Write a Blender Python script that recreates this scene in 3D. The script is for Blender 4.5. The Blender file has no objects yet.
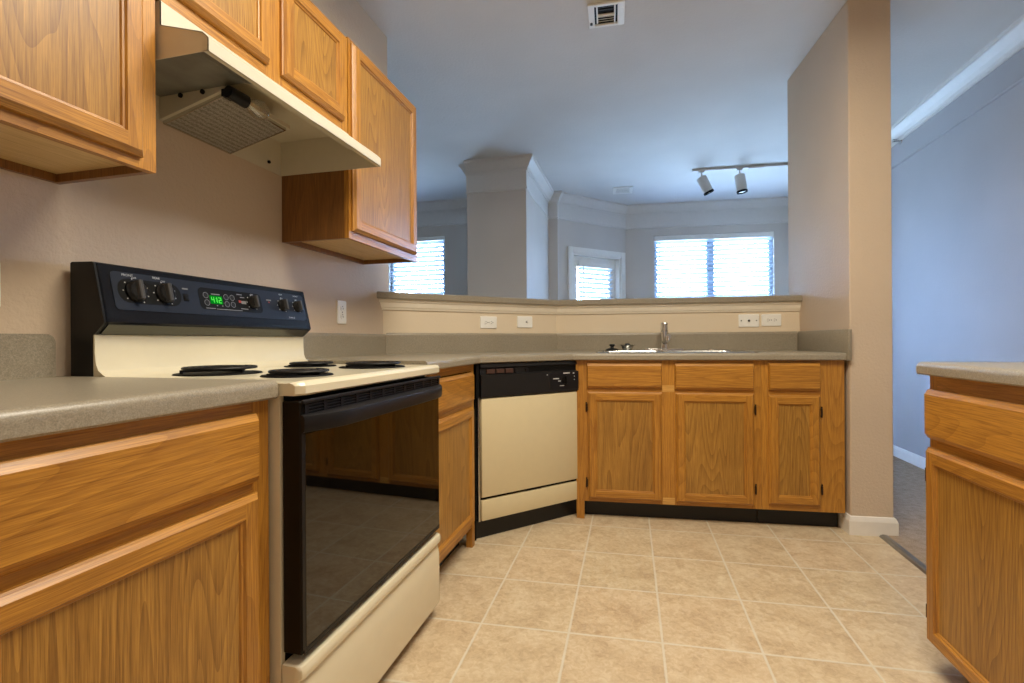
import bpy, bmesh, math, random
from mathutils import Matrix, Vector
random.seed(7)
C = bpy.context.scene.collection
S = bpy.context.scene
R = math.radians
PI = math.pi

# ------------------------------------------------------------------ camera, world, lamps, exposure
cd = bpy.data.cameras.new('camera'); cam = bpy.data.objects.new('camera', cd); C.objects.link(cam)
S.camera = cam
cd.sensor_width = 36.0; cd.sensor_fit = 'HORIZONTAL'; cd.lens = 36.0*485/1024
cd.clip_start = 0.02; cd.clip_end = 100
YAW = math.atan(126/485); ROLL = R(0.35)
cam.location = (0, 0, 1.0)
cam.matrix_world = (Matrix.Translation((0, 0, 1.0)) @ Matrix.Rotation(YAW, 4, 'Z') @
                    Matrix.Rotation(PI/2, 4, 'X') @ Matrix.Rotation(-ROLL, 4, 'Z'))
cd.shift_y = -0.7/1024

S.view_settings.view_transform = 'Standard'
S.view_settings.look = 'None'
S.view_settings.exposure = 0.0
S.view_settings.gamma = 1.0
S.view_settings.use_curve_mapping = False
S.cycles.max_bounces = 10
S.cycles.diffuse_bounces = 6
S.cycles.sample_clamp_indirect = 6.0

W = bpy.data.worlds.new('daylight'); S.world = W; W.use_nodes = True
bg = W.node_tree.nodes['Background']
bg.inputs[1].default_value = 100
_t = W.node_tree; _tc = _t.nodes.new('ShaderNodeTexCoord'); _sp = _t.nodes.new('ShaderNodeSeparateXYZ'); _rp = _t.nodes.new('ShaderNodeValToRGB')
_t.links.new(_tc.outputs['Generated'], _sp.inputs[0]); _t.links.new(_sp.outputs['Z'], _rp.inputs[0]); _t.links.new(_rp.outputs[0], bg.inputs[0])
_e = _rp.color_ramp.elements                                        # overcast sky above, darker ground below the horizon
_e[0].position = .0; _e[0].color = (.12, .18, .25, 1); _e[1].position = .04; _e[1].color = (.39, .61, 1.0, 1)

def area(name, loc, rot, sx, sy, power, col, portal=False, spread=180):
    l = bpy.data.lights.new(name, 'AREA'); l.shape = 'RECTANGLE'; l.size = sx; l.size_y = sy
    l.energy = power; l.color = col; l.spread = R(spread)
    if portal: l.cycles.is_portal = True
    o = bpy.data.objects.new(name, l); C.objects.link(o); o.location = loc; o.rotation_euler = rot
    return o
# kitchen ceiling fixture (above and behind the camera)
area('kitchen_lamp', (0.20, 1.25, 2.655), (0, 0, 0), 1.15, 0.90, 66, (1.0, 0.91, 0.75))
area('fill_lamp', (0.5, -0.75, 2.70), (0, 0, 0), 0.4, 0.4, 6, (1.0, 0.90, 0.75))  # added fill for the pilaster front, no fixture of its own
# daylight portals at the windows
area('portal_living', (0.93, 6.70, 1.62), (R(90), 0, R(185)), 1.5, 1.5, 1, (1, 1, 1), True)
area('portal_nook', (-2.75, 5.80, 1.6), (R(90), 0, R(180)), 0.9, 1.5, 1, (1, 1, 1), True)

# ------------------------------------------------------------------ materials
def srgb(r, g, b):
    f = lambda c: (c/12.92 if c <= .04045 else ((c+.055)/1.055)**2.4)
    return (f(r/255), f(g/255), f(b/255), 1)
class NT:
    def __init__(s, name):
        s.m = bpy.data.materials.new(name); s.m.use_nodes = True
        s.t = s.m.node_tree; s.b = s.t.nodes['Principled BSDF']; s.out = s.t.nodes['Material Output']
    def n(s, typ, **kw):
        x = s.t.nodes.new(typ)
        for k, v in kw.items(): setattr(x, k, v)
        return x
    def l(s, a, b): s.t.links.new(a, b)
    def val(s, x, v): x.default_value = v
    def math(s, op, a, b=None, c=None):
        x = s.n('ShaderNodeMath', operation=op)
        for i, q in enumerate((a, b, c)):
            if q is None: continue
            if isinstance(q, (int, float)): x.inputs[i].default_value = q
            else: s.l(q, x.inputs[i])
        return x.outputs[0]
    def coord(s, scale=(1, 1, 1), rnd=False):
        tc = s.n('ShaderNodeTexCoord'); src = tc.outputs['Object']
        if rnd:
            oi = s.n('ShaderNodeObjectInfo')
            cmb = s.n('ShaderNodeCombineXYZ')
            for i, k in enumerate((7.3, 11.1, 5.7)):
                s.l(s.math('MULTIPLY', oi.outputs['Random'], k), cmb.inputs[i])
            ad = s.n('ShaderNodeVectorMath', operation='ADD'); s.l(src, ad.inputs[0]); s.l(cmb.outputs[0], ad.inputs[1]); src = ad.outputs[0]
        mu = s.n('ShaderNodeVectorMath', operation='MULTIPLY'); s.l(src, mu.inputs[0]); mu.inputs[1].default_value = scale
        return mu.outputs[0]
    def noise(s, vec, scale, detail=2, rough=.5, dist=0):
        x = s.n('ShaderNodeTexNoise'); s.l(vec, x.inputs['Vector'])
        x.inputs['Scale'].default_value = scale; x.inputs['Detail'].default_value = detail
        x.inputs['Roughness'].default_value = rough; x.inputs['Distortion'].default_value = dist
        return x.outputs['Fac']
    def ramp(s, fac, stops):
        x = s.n('ShaderNodeValToRGB'); s.l(fac, x.inputs[0]); e = x.color_ramp.elements
        while len(e) < len(stops): e.new(.5)
        for q, (p, c) in zip(e, stops): q.position = p; q.color = c
        return x.outputs[0]
    def mix(s, fac, a, b, mode='MIX'):
        x = s.n('ShaderNodeMix', data_type='RGBA', blend_type=mode)
        for k, q in ((0, fac), (6, a), (7, b)):
            if isinstance(q, (int, float)): x.inputs[k].default_value = q
            elif isinstance(q, tuple): x.inputs[k].default_value = q
            else: s.l(q, x.inputs[k])
        return x.outputs[2]
    def bump(s, h, strength, dist=.002):
        x = s.n('ShaderNodeBump'); s.l(h, x.inputs['Height']); x.inputs['Strength'].default_value = strength
        x.inputs['Distance'].default_value = dist; s.l(x.outputs[0], s.b.inputs['Normal'])
    def set(s, col=None, rough=None, metal=None, spec=None, coat=None):
        if col is not None:
            if isinstance(col, tuple): s.b.inputs['Base Color'].default_value = col
            else: s.l(col, s.b.inputs['Base Color'])
        for k, v in (('Roughness', rough), ('Metallic', metal), ('Specular IOR Level', spec), ('Coat Weight', coat)):
            if v is not None:
                if isinstance(v, (int, float)): s.b.inputs[k].default_value = v
                else: s.l(v, s.b.inputs[k])
        return s.m

def simple(name, col, rough=.5, metal=0, spec=.5, var=.06, coat=0, scale=30):
    t = NT(name)
    f = t.noise(t.coord(), scale, 3)
    a = tuple(c*(1-var) for c in col[:3])+(1,); b = tuple(min(1, c*(1+var)) for c in col[:3])+(1,)
    t.set(t.ramp(f, [(.3, a), (.7, b)]), rough, metal, spec, coat)
    return t.m

def oak(name, axis, light, dark, rings=60, rough=.40, cath=.12):
    t = NT(name)
    def st(k):
        q = [1, 1, 1]; q[axis] = k; return t.coord(tuple(q), True)
    f1 = t.noise(st(.10), 6.5, 1.0, .4, .1)
    w = t.math('FRACT', t.math('MULTIPLY', f1, rings*.42))
    w = t.math('POWER', w, 2.2)                                   # sharp late-wood lines
    f2 = t.noise(st(.025), 260, 4, .72)
    f3 = t.noise(st(.10), 5.0, 2, .5)
    f4 = t.noise(st(.022), 520, 2, .6)
    g = t.math('ADD', t.math('MULTIPLY', w, cath), t.math('MULTIPLY', f2, .85))
    g = t.math('ADD', g, t.math('MULTIPLY', f3, .28))
    mid = tuple((a*.5+b*.5) for a, b in zip(light, dark))
    col = t.ramp(g, [(.42, light), (.62, mid), (.86, dark)])
    pore = t.ramp(f4, [(.54, (1, 1, 1, 1)), (.70, (.62, .54, .44, 1))])
    col = t.mix(.8, col, pore, 'MULTIPLY')
    t.set(col, rough, 0, .5)
    t.b.inputs['Coat Weight'].default_value = .08; t.b.inputs['Coat Roughness'].default_value = .22
    t.bump(f4, .15, .0008)
    return t.m
OL, OD = srgb(199, 141, 54), srgb(133, 82, 25)
M = {}
M['oak_v'] = oak('oak_vertical', 2, OL, OD)
M['oak_h'] = oak('oak_horizontal', 0, OL, OD)
M['oak_panel'] = oak('oak_panel', 2, srgb(188, 139, 60), srgb(124, 82, 29), 74, .40, .18)
M['oak_new'] = oak('oak_new_patch', 0, srgb(218, 172, 96), srgb(186, 134, 62))
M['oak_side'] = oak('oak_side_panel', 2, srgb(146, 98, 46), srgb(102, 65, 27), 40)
M['maple'] = oak('cabinet_underside', 0, srgb(222, 190, 132), srgb(200, 164, 104), 20, .5)

def paint(name, col, bump=.35, rough=.75):
    t = NT(name)
    v = t.coord()
    f = t.noise(v, 75, 3, .6)
    f2 = t.noise(v, 2.0, 2)
    a = tuple(c*.96 for c in col[:3])+(1,); b = tuple(min(1, c*1.03) for c in col[:3])+(1,)
    t.set(t.ramp(f2, [(.3, a), (.7, b)]), rough, 0, .35)
    t.bump(f, bump, .004)
    return t.m
M['wall'] = paint('kitchen_paint', srgb(206, 186, 162), .6)
M['wall_living'] = paint('living_paint', srgb(205, 196, 186), .2)
M['right_shaded_paint'] = paint('right_room_shaded_paint', srgb(172, 168, 168), .2)  # darker than living_paint: dimness of the right room put into the colour
M['ceiling'] = paint('ceiling_paint', srgb(216, 213, 208), .5, .9)
M['white_trim'] = simple('white_trim_paint', srgb(236, 231, 222), .4, var=.02)
M['crown_paint'] = simple('crown_paint', srgb(218, 212, 204), .5, var=.015)
M['half_wall_paint'] = paint('half_wall_paint', srgb(220, 203, 176), .12)
M['cream_trim'] = simple('cream_trim_paint', srgb(238, 227, 206), .4, var=.02)

def laminate():
    t = NT('grey_laminate')
    v = t.coord()
    f = t.noise(v, 420, 2, .6); f2 = t.noise(v, 160, 2, .6); f3 = t.noise(v, 4, 2)
    g = t.math('ADD', t.math('MULTIPLY', f, .6), t.math('ADD', t.math('MULTIPLY', f2, .3), t.math('MULTIPLY', f3, .1)))
    col = t.ramp(g, [(.34, srgb(126, 116, 99)), (.50, srgb(146, 136, 117)), (.66, srgb(166, 156, 137))])
    t.set(col, .34, 0, .5)
    t.bump(f2, .05, .0005)
    return t.m
M['laminate'] = laminate()

def tile():
    t = NT('beige_floor_tile')
    tc = t.n('ShaderNodeTexCoord'); P = tc.outputs['Object']
    def lin(ax, ay, c):
        d = t.n('ShaderNodeVectorMath', operation='DOT_PRODUCT'); t.l(P, d.inputs[0]); d.inputs[1].default_value = (ax, ay, 0)
        return t.math('ADD', d.outputs['Value'], c)
    u = lin(*TILE_U); v = lin(*TILE_V)
    du = t.math('ABSOLUTE', t.math('SUBTRACT', t.math('FRACT', u), .5))
    dv = t.math('ABSOLUTE', t.math('SUBTRACT', t.math('FRACT', v), .5))
    wob = t.noise(P, 60, 2)
    e = t.math('MAXIMUM', du, dv)
    e = t.math('ADD', e, t.math('MULTIPLY', t.math('SUBTRACT', wob, .5), .010))
    gm = t.n('ShaderNodeMapRange'); t.l(e, gm.inputs[0])
    gm.inputs[1].default_value = .483; gm.inputs[2].default_value = .492; gm.inputs[3].default_value = 0; gm.inputs[4].default_value = 1
    cell = t.n('ShaderNodeCombineXYZ'); t.l(t.math('FLOOR', u), cell.inputs[0]); t.l(t.math('FLOOR', v), cell.inputs[1])
    wn = t.n('ShaderNodeTexWhiteNoise', noise_dimensions='3D'); t.l(cell.outputs[0], wn.inputs['Vector'])
    off = t.n('ShaderNodeVectorMath', operation='MULTIPLY_ADD'); t.l(wn.outputs['Color'], off.inputs[0]); off.inputs[1].default_value = (5, 5, 5); t.l(P, off.inputs[2])
    vec = off.outputs[0]
    f1 = t.noise(vec, 9, 5, .62, .6); f2 = t.noise(vec, 45, 4, .7, .8)
    g = t.math('ADD', t.math('MULTIPLY', f1, .5), t.math('MULTIPLY', f2, .5))
    col = t.ramp(g, [(.36, srgb(184, 160, 129)), (.5, srgb(205, 184, 151)), (.64, srgb(219, 203, 174))])
    hue = t.mix(wn.outputs['Value'], (1.0, .965, .93, 1), (.97, 1.0, .97, 1))
    col = t.mix(.6, col, hue, 'MULTIPLY')
    col = t.mix(t.math('MULTIPLY', gm.outputs[0], .8), col, srgb(216, 209, 190))
    t.set(col, t.math('ADD', t.math('MULTIPLY', f2, .15), .36), 0, .4)
    inv = t.math('SUBTRACT', 1, gm.outputs[0])
    t.bump(t.math('ADD', inv, t.math('MULTIPLY', f2, .25)), .35, .0015)
    return t.m
TILE_U = (3.03, 0.0, 0.0); TILE_V = (0.0, 3.03, 0.0)
TILE_U = (3.2475, 0.0546, 1.6729+10); TILE_V = (-0.1862, 3.0333, -7.0571+20)
M['tile'] = tile()

def carpet():
    t = NT('beige_carpet'); v = t.coord()
    f = t.noise(v, 260, 3, .7); f2 = t.noise(v, 30, 3, .6)
    g = t.math('ADD', t.math('MULTIPLY', f, .65), t.math('MULTIPLY', f2, .35))
    t.set(t.ramp(g, [(.35, srgb(168, 144, 120)), (.65, srgb(222, 202, 178))]), .95, 0, .1)
    t.bump(f, 1.0, .01); return t.m
M['carpet'] = carpet()
M['almond'] = simple('almond_enamel', srgb(222, 212, 184), .22, spec=.5, var=.01, coat=.2)
M['almond_panel'] = simple('almond_panel', srgb(214, 200, 162), .38, var=.012)
M['hood_enamel'] = simple('hood_enamel', srgb(208, 200, 178), .3, var=.015)
M['black'] = simple('black_plastic', srgb(16, 14, 13), .4, spec=.25, var=.05)
M['matte_black'] = simple('matte_black', srgb(13, 12, 11), .6, spec=.15, var=.05)
M['black_glass'] = simple('black_glass', srgb(9, 7, 5), .03, spec=.75, var=.0)
M['panel_navy'] = simple('navy_black_panel', srgb(32, 37, 48), .42, spec=.2, var=.03)
M['panel_frame'] = simple('glossy_black_frame', srgb(18, 20, 26), .2, spec=.3, var=.03)
M['charcoal'] = simple('charcoal_plastic', srgb(25, 23, 24), .42, spec=.22, var=.04)
M['dw_black'] = simple('dishwasher_black', srgb(29, 27, 26), .40, spec=.3, var=.05)
M['knob_grey'] = simple('knob_grey', srgb(62, 60, 58), .35)
M['mark'] = simple('pale_marking', srgb(196, 196, 196), .6)
M['mark_dim'] = simple('dim_marking', srgb(120, 120, 122), .6)
M['mark_red'] = simple('red_marking', srgb(150, 50, 46), .6)
M['brown_btn'] = simple('brown_button', srgb(70, 46, 36), .45)
M['chrome'] = simple('chrome', srgb(215, 215, 215), .12, 1, var=.02)
M['dark_chrome'] = simple('dark_chrome', srgb(84, 84, 78), .24, .85, var=.02)
M['steel'] = simple('stainless_steel', srgb(200, 198, 192), .24, 1, var=.05)
M['galv'] = simple('galvanised_steel', srgb(150, 150, 142), .5, .7, var=.15, scale=14)
M['coil'] = simple('burner_coil', srgb(34, 32, 31), .5, .4, var=.1)
M['hinge'] = simple('bronze_hinge', srgb(58, 42, 28), .4, .6)
M['outlet'] = simple('white_plastic', srgb(238, 236, 228), .4, var=.01)
M['slot'] = simple('dark_slot', srgb(44, 40, 36), .7)
M['rubber'] = simple('black_rubber', srgb(24, 24, 24), .55)
M['threshold'] = simple('aluminium_strip', srgb(150, 146, 138), .35, .8)
M['track_grey'] = simple('track_light_paint', srgb(206, 202, 196), .45, var=.02)
M['toe'] = simple('black_vinyl_toe', srgb(17, 15, 14), .5)
M['vinyl_frame'] = simple('window_vinyl', srgb(180, 190, 200), .5, var=.02)

def filter_mesh():
    t = NT('aluminium_filter')
    w1 = t.n('ShaderNodeTexVoronoi'); t.l(t.coord(), w1.inputs['Vector']); w1.inputs['Scale'].default_value = 230; w1.inputs['Randomness'].default_value = .35
    col = t.ramp(w1.outputs['Distance'], [(.15, srgb(206, 200, 186)), (.65, srgb(128, 122, 110))])
    t.set(col, .45, .6); t.bump(w1.outputs['Distance'], .9, .003); return t.m
M['filter'] = filter_mesh()
def emit(name, col, st):
    t = NT(name); e = t.n('ShaderNodeEmission'); e.inputs[0].default_value = col; e.inputs[1].default_value = st
    t.l(e.outputs[0], t.out.inputs[0]); return t.m
M['led_bg'] = emit('clock_glow', (0.0, .20, .01, 1), 1.0)
M['led_digit'] = emit('clock_digits', (.12, 1.0, .10, 1), 1.0)
M['diffuser'] = emit('lamp_diffuser', (1, .8, .55, 1), 1.0)
def glass(name, tint=(1, 1, 1, 1), gl=.08):
    t = NT(name); tr = t.n('ShaderNodeBsdfTransparent'); tr.inputs[0].default_value = tint
    g = t.n('ShaderNodeBsdfGlossy'); g.inputs['Roughness'].default_value = .02
    lw = t.n('ShaderNodeLayerWeight'); lw.inputs[0].default_value = .35
    mx = t.n('ShaderNodeMixShader'); t.l(t.math('MULTIPLY_ADD', lw.outputs['Facing'], .5, gl), mx.inputs[0])
    t.l(tr.outputs[0], mx.inputs[1]); t.l(g.outputs[0], mx.inputs[2]); t.l(mx.outputs[0], t.out.inputs[0]); return t.m
M['pane'] = glass('window_glass', (.95, .97, 1, 1), .03)
M['bulb'] = glass('clear_bulb', (.9, .88, .8, 1), .10)
def slat():
    t = NT('blind_slat'); d = t.n('ShaderNodeBsdfDiffuse'); d.inputs[0].default_value = srgb(180, 188, 198)
    tl = t.n('ShaderNodeBsdfTranslucent'); tl.inputs[0].default_value = srgb(225, 235, 245)
    mx = t.n('ShaderNodeMixShader'); mx.inputs[0].default_value = .02
    t.l(d.outputs[0], mx.inputs[1]); t.l(tl.outputs[0], mx.inputs[2]); t.l(mx.outputs[0], t.out.inputs[0]); return t.m
M['slat'] = slat()

# ------------------------------------------------------------------ mesh helpers
class MB:
    def __init__(s): s.b = bmesh.new(); s.mats = []
    def mi(s, m):
        if m not in s.mats: s.mats.append(m)
        return s.mats.index(m)
    def _tag(s, faces, m, smooth=False):
        i = s.mi(m)
        for f in faces: f.material_index = i; f.smooth = smooth
    def box(s, m, x0, x1, y0, y1, z0, z1, bev=0, seg=2, mat=None):
        vs = [s.b.verts.new((x, y, z)) for x in (x0, x1) for y in (y0, y1) for z in (z0, z1)]
        fs = [s.b.faces.new([vs[i] for i in q]) for q in ((0, 1, 3, 2), (4, 6, 7, 5), (0, 4, 5, 1), (2, 3, 7, 6), (0, 2, 6, 4), (1, 5, 7, 3))]
        if bev > 0:
            es = list({e for f in fs for e in f.edges})
            r = bmesh.ops.bevel(s.b, geom=es, offset=bev, segments=seg, affect='EDGES', profile=.5)
            vs = list({v for f in r['faces'] for v in f.verts} | set(v for v in vs if v.is_valid))
            fs = list({f for v in vs for f in v.link_faces})
        if mat is not None: bmesh.ops.transform(s.b, matrix=mat, verts=vs)
        s._tag(fs, m, bev > 0 and seg > 1); return s
    def quad(s, m, *pts, smooth=False):
        f = s.b.faces.new([s.b.verts.new(p) for p in pts]); s._tag([f], m, smooth); return s
    def rings(s, m, rings, closed=True, cap=(True, True), smooth=False):
        """loft between successive rings of points"""
        vv = [[s.b.verts.new(p) for p in r] for r in rings]; fs = []
        n = len(vv[0])
        for a, b in zip(vv, vv[1:]):
            for i in range(n if closed else n-1):
                j = (i+1) % n
                fs.append(s.b.faces.new((a[i], a[j], b[j], b[i])))
        if cap[0]: fs.append(s.b.faces.new(list(reversed(vv[0]))))
        if cap[1]: fs.append(s.b.faces.new(vv[-1]))
        s._tag(fs, m, smooth); return s
    def prism(s, m, prof, x0, x1, axis=0, smooth=False, cap=(True, True), closed=True):
        """profile of 2-D points extruded along an axis"""
        def P(x, q):
            if axis == 0: return (x, q[0], q[1])
            if axis == 1: return (q[0], x, q[1])
            return (q[0], q[1], x)
        return s.rings(m, [[P(x0, q) for q in prof], [P(x1, q) for q in prof]], closed, cap, smooth)
    def cyl(s, m, p0, p1, r0, r1=None, n=20, cap=(True, True), smooth=True):
        p0, p1 = Vector(p0), Vector(p1); r1 = r0 if r1 is None else r1
        d = (p1-p0).normalized(); a = d.orthogonal().normalized(); b = d.cross(a)
        return s.rings(m, [[p+(a*math.cos(2*PI*i/n)+b*math.sin(2*PI*i/n))*r for i in range(n)] for p, r in ((p0, r0), (p1, r1))], True, cap, smooth)
    def lathe(s, m, prof, center=(0, 0, 0), n=28, mat=None, caps=(True, True)):
        c = Vector(center)
        rs = [[c+Vector((r*math.cos(2*PI*i/n), r*math.sin(2*PI*i/n), z)) for i in range(n)] for r, z in prof]
        if mat is not None: rs = [[mat @ p for p in r] for r in rs]
        return s.rings(m, rs, True, caps, True)
    def tube(s, m, pts, r, n=8, flat=1.0):
        pts = [Vector(p) for p in pts]; rs = []
        for i, p in enumerate(pts):
            t = (pts[min(i+1, len(pts)-1)]-pts[max(i-1, 0)]).normalized()
            up = Vector((0, 0, 1)) if abs(t.z) < .95 else Vector((1, 0, 0))
            a = t.cross(up).normalized(); b = a.cross(t)
            rs.append([p+a*math.cos(2*PI*k/n)*r+b*math.sin(2*PI*k/n)*r*flat for k in range(n)])
        return s.rings(m, rs, True, (True, True), True)
    def sweep(s, m, path, prof, smooth=False, cap=(True, True), cutx=None):
        """profile of (offset to the RIGHT of the path, z) swept with mitres along a 2-D path"""
        ns = []
        for a, b in zip(path, path[1:]):
            d = Vector((b[0]-a[0], b[1]-a[1])).normalized(); ns.append(Vector((d.y, -d.x)))
        rs = []
        for i, p in enumerate(path):
            if i == 0: mv = ns[0]
            elif i == len(path)-1: mv = ns[-1]
            else:
                mv = (ns[i-1]+ns[i]).normalized(); mv = mv/max(.2, mv.dot(ns[i]))
            rs.append([(p[0]+mv.x*o, p[1]+mv.y*o, z) for o, z in prof])
        if cutx is not None:
            dx, dy = path[1][0]-path[0][0], path[1][1]-path[0][1]
            rs[0] = [(cutx, q[1]+dy*(cutx-q[0])/dx, q[2]) for q in rs[0]]
        return s.rings(m, rs, True, cap, smooth)
    def build(s, name, parent=None, mat=None, angle=35):
        bmesh.ops.recalc_face_normals(s.b, faces=s.b.faces[:])
        me = bpy.data.meshes.new(name); s.b.to_mesh(me); s.b.free()
        for k in s.mats: me.materials.append(M[k])
        if any(p.use_smooth for p in me.polygons):
            me.set_sharp_from_angle(angle=R(angle))
        o = bpy.data.objects.new(name, me); C.objects.link(o)
        if parent: o.parent = parent
        if mat is not None: o.matrix_local = mat
        return o
def tag(o, label=None, cat=None, group=None, kind=None):
    if label: o['label'] = label
    if cat: o['category'] = cat
    if group: o['group'] = group
    if kind: o['kind'] = kind
    return o
def thing(name, label, cat, loc, deg=0, group=None):
    o = bpy.data.objects.new(name, None); C.objects.link(o); o.empty_display_size = .1
    o.location = loc; o.rotation_euler = (0, 0, R(deg)); return tag(o, label, cat, group)
def struct(o): o['kind'] = 'structure'; return o
def text_mesh(txt, size, m, name, parent, mat):
    cu = bpy.data.curves.new('t', 'FONT'); cu.body = txt; cu.size = size; cu.align_x = 'CENTER'; cu.align_y = 'CENTER'; cu.resolution_u = 2
    to = bpy.data.objects.new('t', cu); C.objects.link(to)
    dg = bpy.context.evaluated_depsgraph_get(); me = bpy.data.meshes.new_from_object(to.evaluated_get(dg))
    bpy.data.objects.remove(to); bpy.data.curves.remove(cu)
    me.name = name; me.materials.clear(); me.materials.append(M[m])
    o = bpy.data.objects.new(name, me); C.objects.link(o); o.parent = parent; o.matrix_local = mat; return o

# ------------------------------------------------------------------ layout constants
WX = -1.38                      # kitchen wall that carries the range
CEIL = 2.74
CT, CB = 0.928, 0.890           # counter top and underside
LT, LB = 1.277, 1.237           # raised bar top
S0 = Vector((-0.306, 2.735)); SA = 5.0
SU = Vector((math.cos(R(SA)), math.sin(R(SA)))); SV = Vector((-SU.y, SU.x))
def sk(s, d): p = S0+SU*s+SV*d; return (p.x, p.y)
DA = Vector((-0.789, 2.276)); DANG = 47.0
DU = Vector((math.cos(R(DANG)), math.sin(R(DANG)))); DV = Vector((-DU.y, DU.x))
HB0 = (WX, 2.445); HB1 = sk(-0.185, 0.60); HB2 = sk(1.36, 0.60)      # face of the half wall

# ------------------------------------------------------------------ the room
def wallbox(name, m, x0, x1, y0, y1, z0, z1, deg=0, loc=(0, 0, 0)):
    o = MB().box(m, x0, x1, y0, y1, z0, z1).build(name); o.location = loc; o.rotation_euler = (0, 0, R(deg)); return struct(o)
wallbox('floor', 'tile', -1.55, 1.20, -1.45, 3.45, -.10, 0)
struct(MB().box('carpet', 1.20, 2.25, -1.45, 7.2, -.1, .008).box('carpet', -4.35, 1.20, 3.45, 7.2, -.1, .008)
       .box('carpet', -4.35, -1.55, .85, 3.45, -.1, .008).build('floor_carpet'))
wallbox('ceiling', 'ceiling', -4.4, 2.3, -1.5, 7.3, CEIL, CEIL+.12)
wallbox('wall_left', 'wall', WX-.15, WX, -1.3, 2.51, 0, CEIL)
wallbox('wall_rear', 'wall', -1.53, 2.25, -1.45, -1.3, 0, CEIL)
wallbox('wall_right', 'right_shaded_paint', 2.1, 2.25, -1.3, 7.1, 0, CEIL)
wallbox('wall_dining', 'wall_living', -4.35, WX-.15, .85, 1.0, 0, CEIL)
wallbox('wall_far_left', 'wall_living', -4.35, -4.2, 1.0, 5.65, 0, CEIL)
# pilaster wall at the right end of the sink counter
o = MB().box('wall', 1.36, 1.557, -.015, .775, 0, CEIL, .004, 1).build('wall_pilaster'); o.location = (S0.x, S0.y, 0); o.rotation_euler = (0, 0, R(SA)); struct(o)
# wall with holes: local frame, x along, y into the wall
def hole_wall(name, m, loc, deg, L, th, hx0, hx1, hz0, hz1):
    b = MB().box(m, 0, hx0, 0, th, 0, CEIL).box(m, hx1, L, 0, th, 0, CEIL).box(m, hx0, hx1, 0, th, hz1, CEIL)
    if hz0 > 0: b.box(m, hx0, hx1, 0, th, 0, hz0)
    o = b.build(name); o.location = loc; o.rotation_euler = (0, 0, R(deg)); return struct(o)
BW = (-.15, 6.50, 0)
hole_wall('wall_back', 'wall_living', BW, SA, 2.35, .14, .36, 1.80, .90, 2.345)
hole_wall('wall_nook', 'wall_living', (-4.2, 5.65, 0), 0, 2.6, .14, 1.10, 1.87, .90, 2.32)
DW0 = Vector((-.91, 5.715)); DWA = math.degrees(math.atan2(6.50-5.715, -.15+.91)); DWL = math.hypot(.76, .785)
hole_wall('wall_patio', 'wall_living', (DW0.x, DW0.y, 0), DWA, DWL, .14, .215, 1.0, 0, 2.06)
wallbox('wall_jog', 'wall_living', -1.03, -.91, 5.68, 5.86, 0, CEIL)
o = MB().box('wall_living', -1.62, -1.02, 4.50, 5.80, 0, CEIL, .004, 1).build('wall_column'); struct(o)
wallbox('wall_light_block', 'wall_living', 1.86, 1.96, 5.2, 6.66, 0, CEIL)  # unseen partition, added to hold window light off the right wall
# half wall below the raised bar
hw = MB().sweep('half_wall_paint', [HB0, HB1, HB2], [(0, 0), (0, LB), (-.12, LB), (-.12, 0)]).build('wall_half'); struct(hw)

# crown mouldings and picture-rail beads
CR = [(0, CEIL-.118), (.012, CEIL-.118), (.014, CEIL-.100), (.026, CEIL-.092), (.040, CEIL-.066), (.062, CEIL-.038), (.070, CEIL-.026), (.082, CEIL-.022), (.082, CEIL), (0, CEIL)]
BD = [(0, CEIL-.300), (.010, CEIL-.297), (.014, CEIL-.288), (.010, CEIL-.279), (.003, CEIL-.276), (.003, CEIL-.117), (0, CEIL-.117)]
bwend = (BW[0]+2.30*SU.x, BW[1]+2.30*SU.y)
def crown(n, path, fm='crown_paint'): struct(MB().sweep('crown_paint', path, CR).sweep(fm, path, BD).build('trim_%d' % n))
crown(1, [(-1.62, 5.64), (-1.62, 4.50), (-1.02, 4.50), (-1.02, 5.68), (-.915, 5.68), (DW0.x, DW0.y), BW[:2], bwend][1:])
crown(2, [(-4.2, 5.65), (-1.62, 5.65), (-1.62, 4.50)])
crown(3, [(2.1, 6.70), (2.1, -1.3)], 'right_shaded_paint')
# baseboards
BBp = [(0, 0), (.014, 0), (.014, .070), (.010, .082), (.006, .092), (0, .095)]
struct(MB().sweep('white_trim', [(2.1, 6.7), (2.1, -1.3)], BBp).build('baseboard_right'))
struct(MB().sweep('white_trim', [sk(1.36, .085), sk(1.36, -.015), sk(1.557, -.015), sk(1.557, .775), sk(1.36, .775)], BBp).build('baseboard_pilaster'))
# metal strip between tile and carpet
struct(MB().prism('threshold', [(1.172, 0), (1.178, .008), (1.19, .012), (1.202, .011), (1.212, .008), (1.212, 0)], 1.2, 2.868, 1).build('trim_threshold'))

# ------------------------------------------------------------------ windows, patio door and blinds
def window(n, loc, deg, x0, x1, z0, z1, mull=True):
    b = MB(); y0, y1 = .05, .11; f = .045
    b.box('vinyl_frame', x0, x0+f, y0, y1, z0, z1, .004, 1).box('vinyl_frame', x1-f, x1, y0, y1, z0, z1, .004, 1)
    b.box('vinyl_frame', x0+f, x1-f, y0, y1, z0, z0+f, .004, 1).box('vinyl_frame', x0+f, x1-f, y0, y1, z1-f, z1, .004, 1)
    if mull:
        xm = (x0+x1)/2-.02; b.box('vinyl_frame', xm-.045, xm+.045, y0-.004, y1+.004, z0+f, z1-f, .004, 1)
    o = b.build('window_%d' % n); o.location = loc; o.rotation_euler = (0, 0, R(deg)); struct(o)
    p = MB().box('pane', x0+f*.8, x1-f*.8, .078, .082, z0+f*.8, z1-f*.8).build('pane', o)
    sl = MB().box('white_trim', x0-.02, x1+.02, -.03, .05, z0-.03, z0, .005, 2).build('sill', o)
    return o
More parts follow.
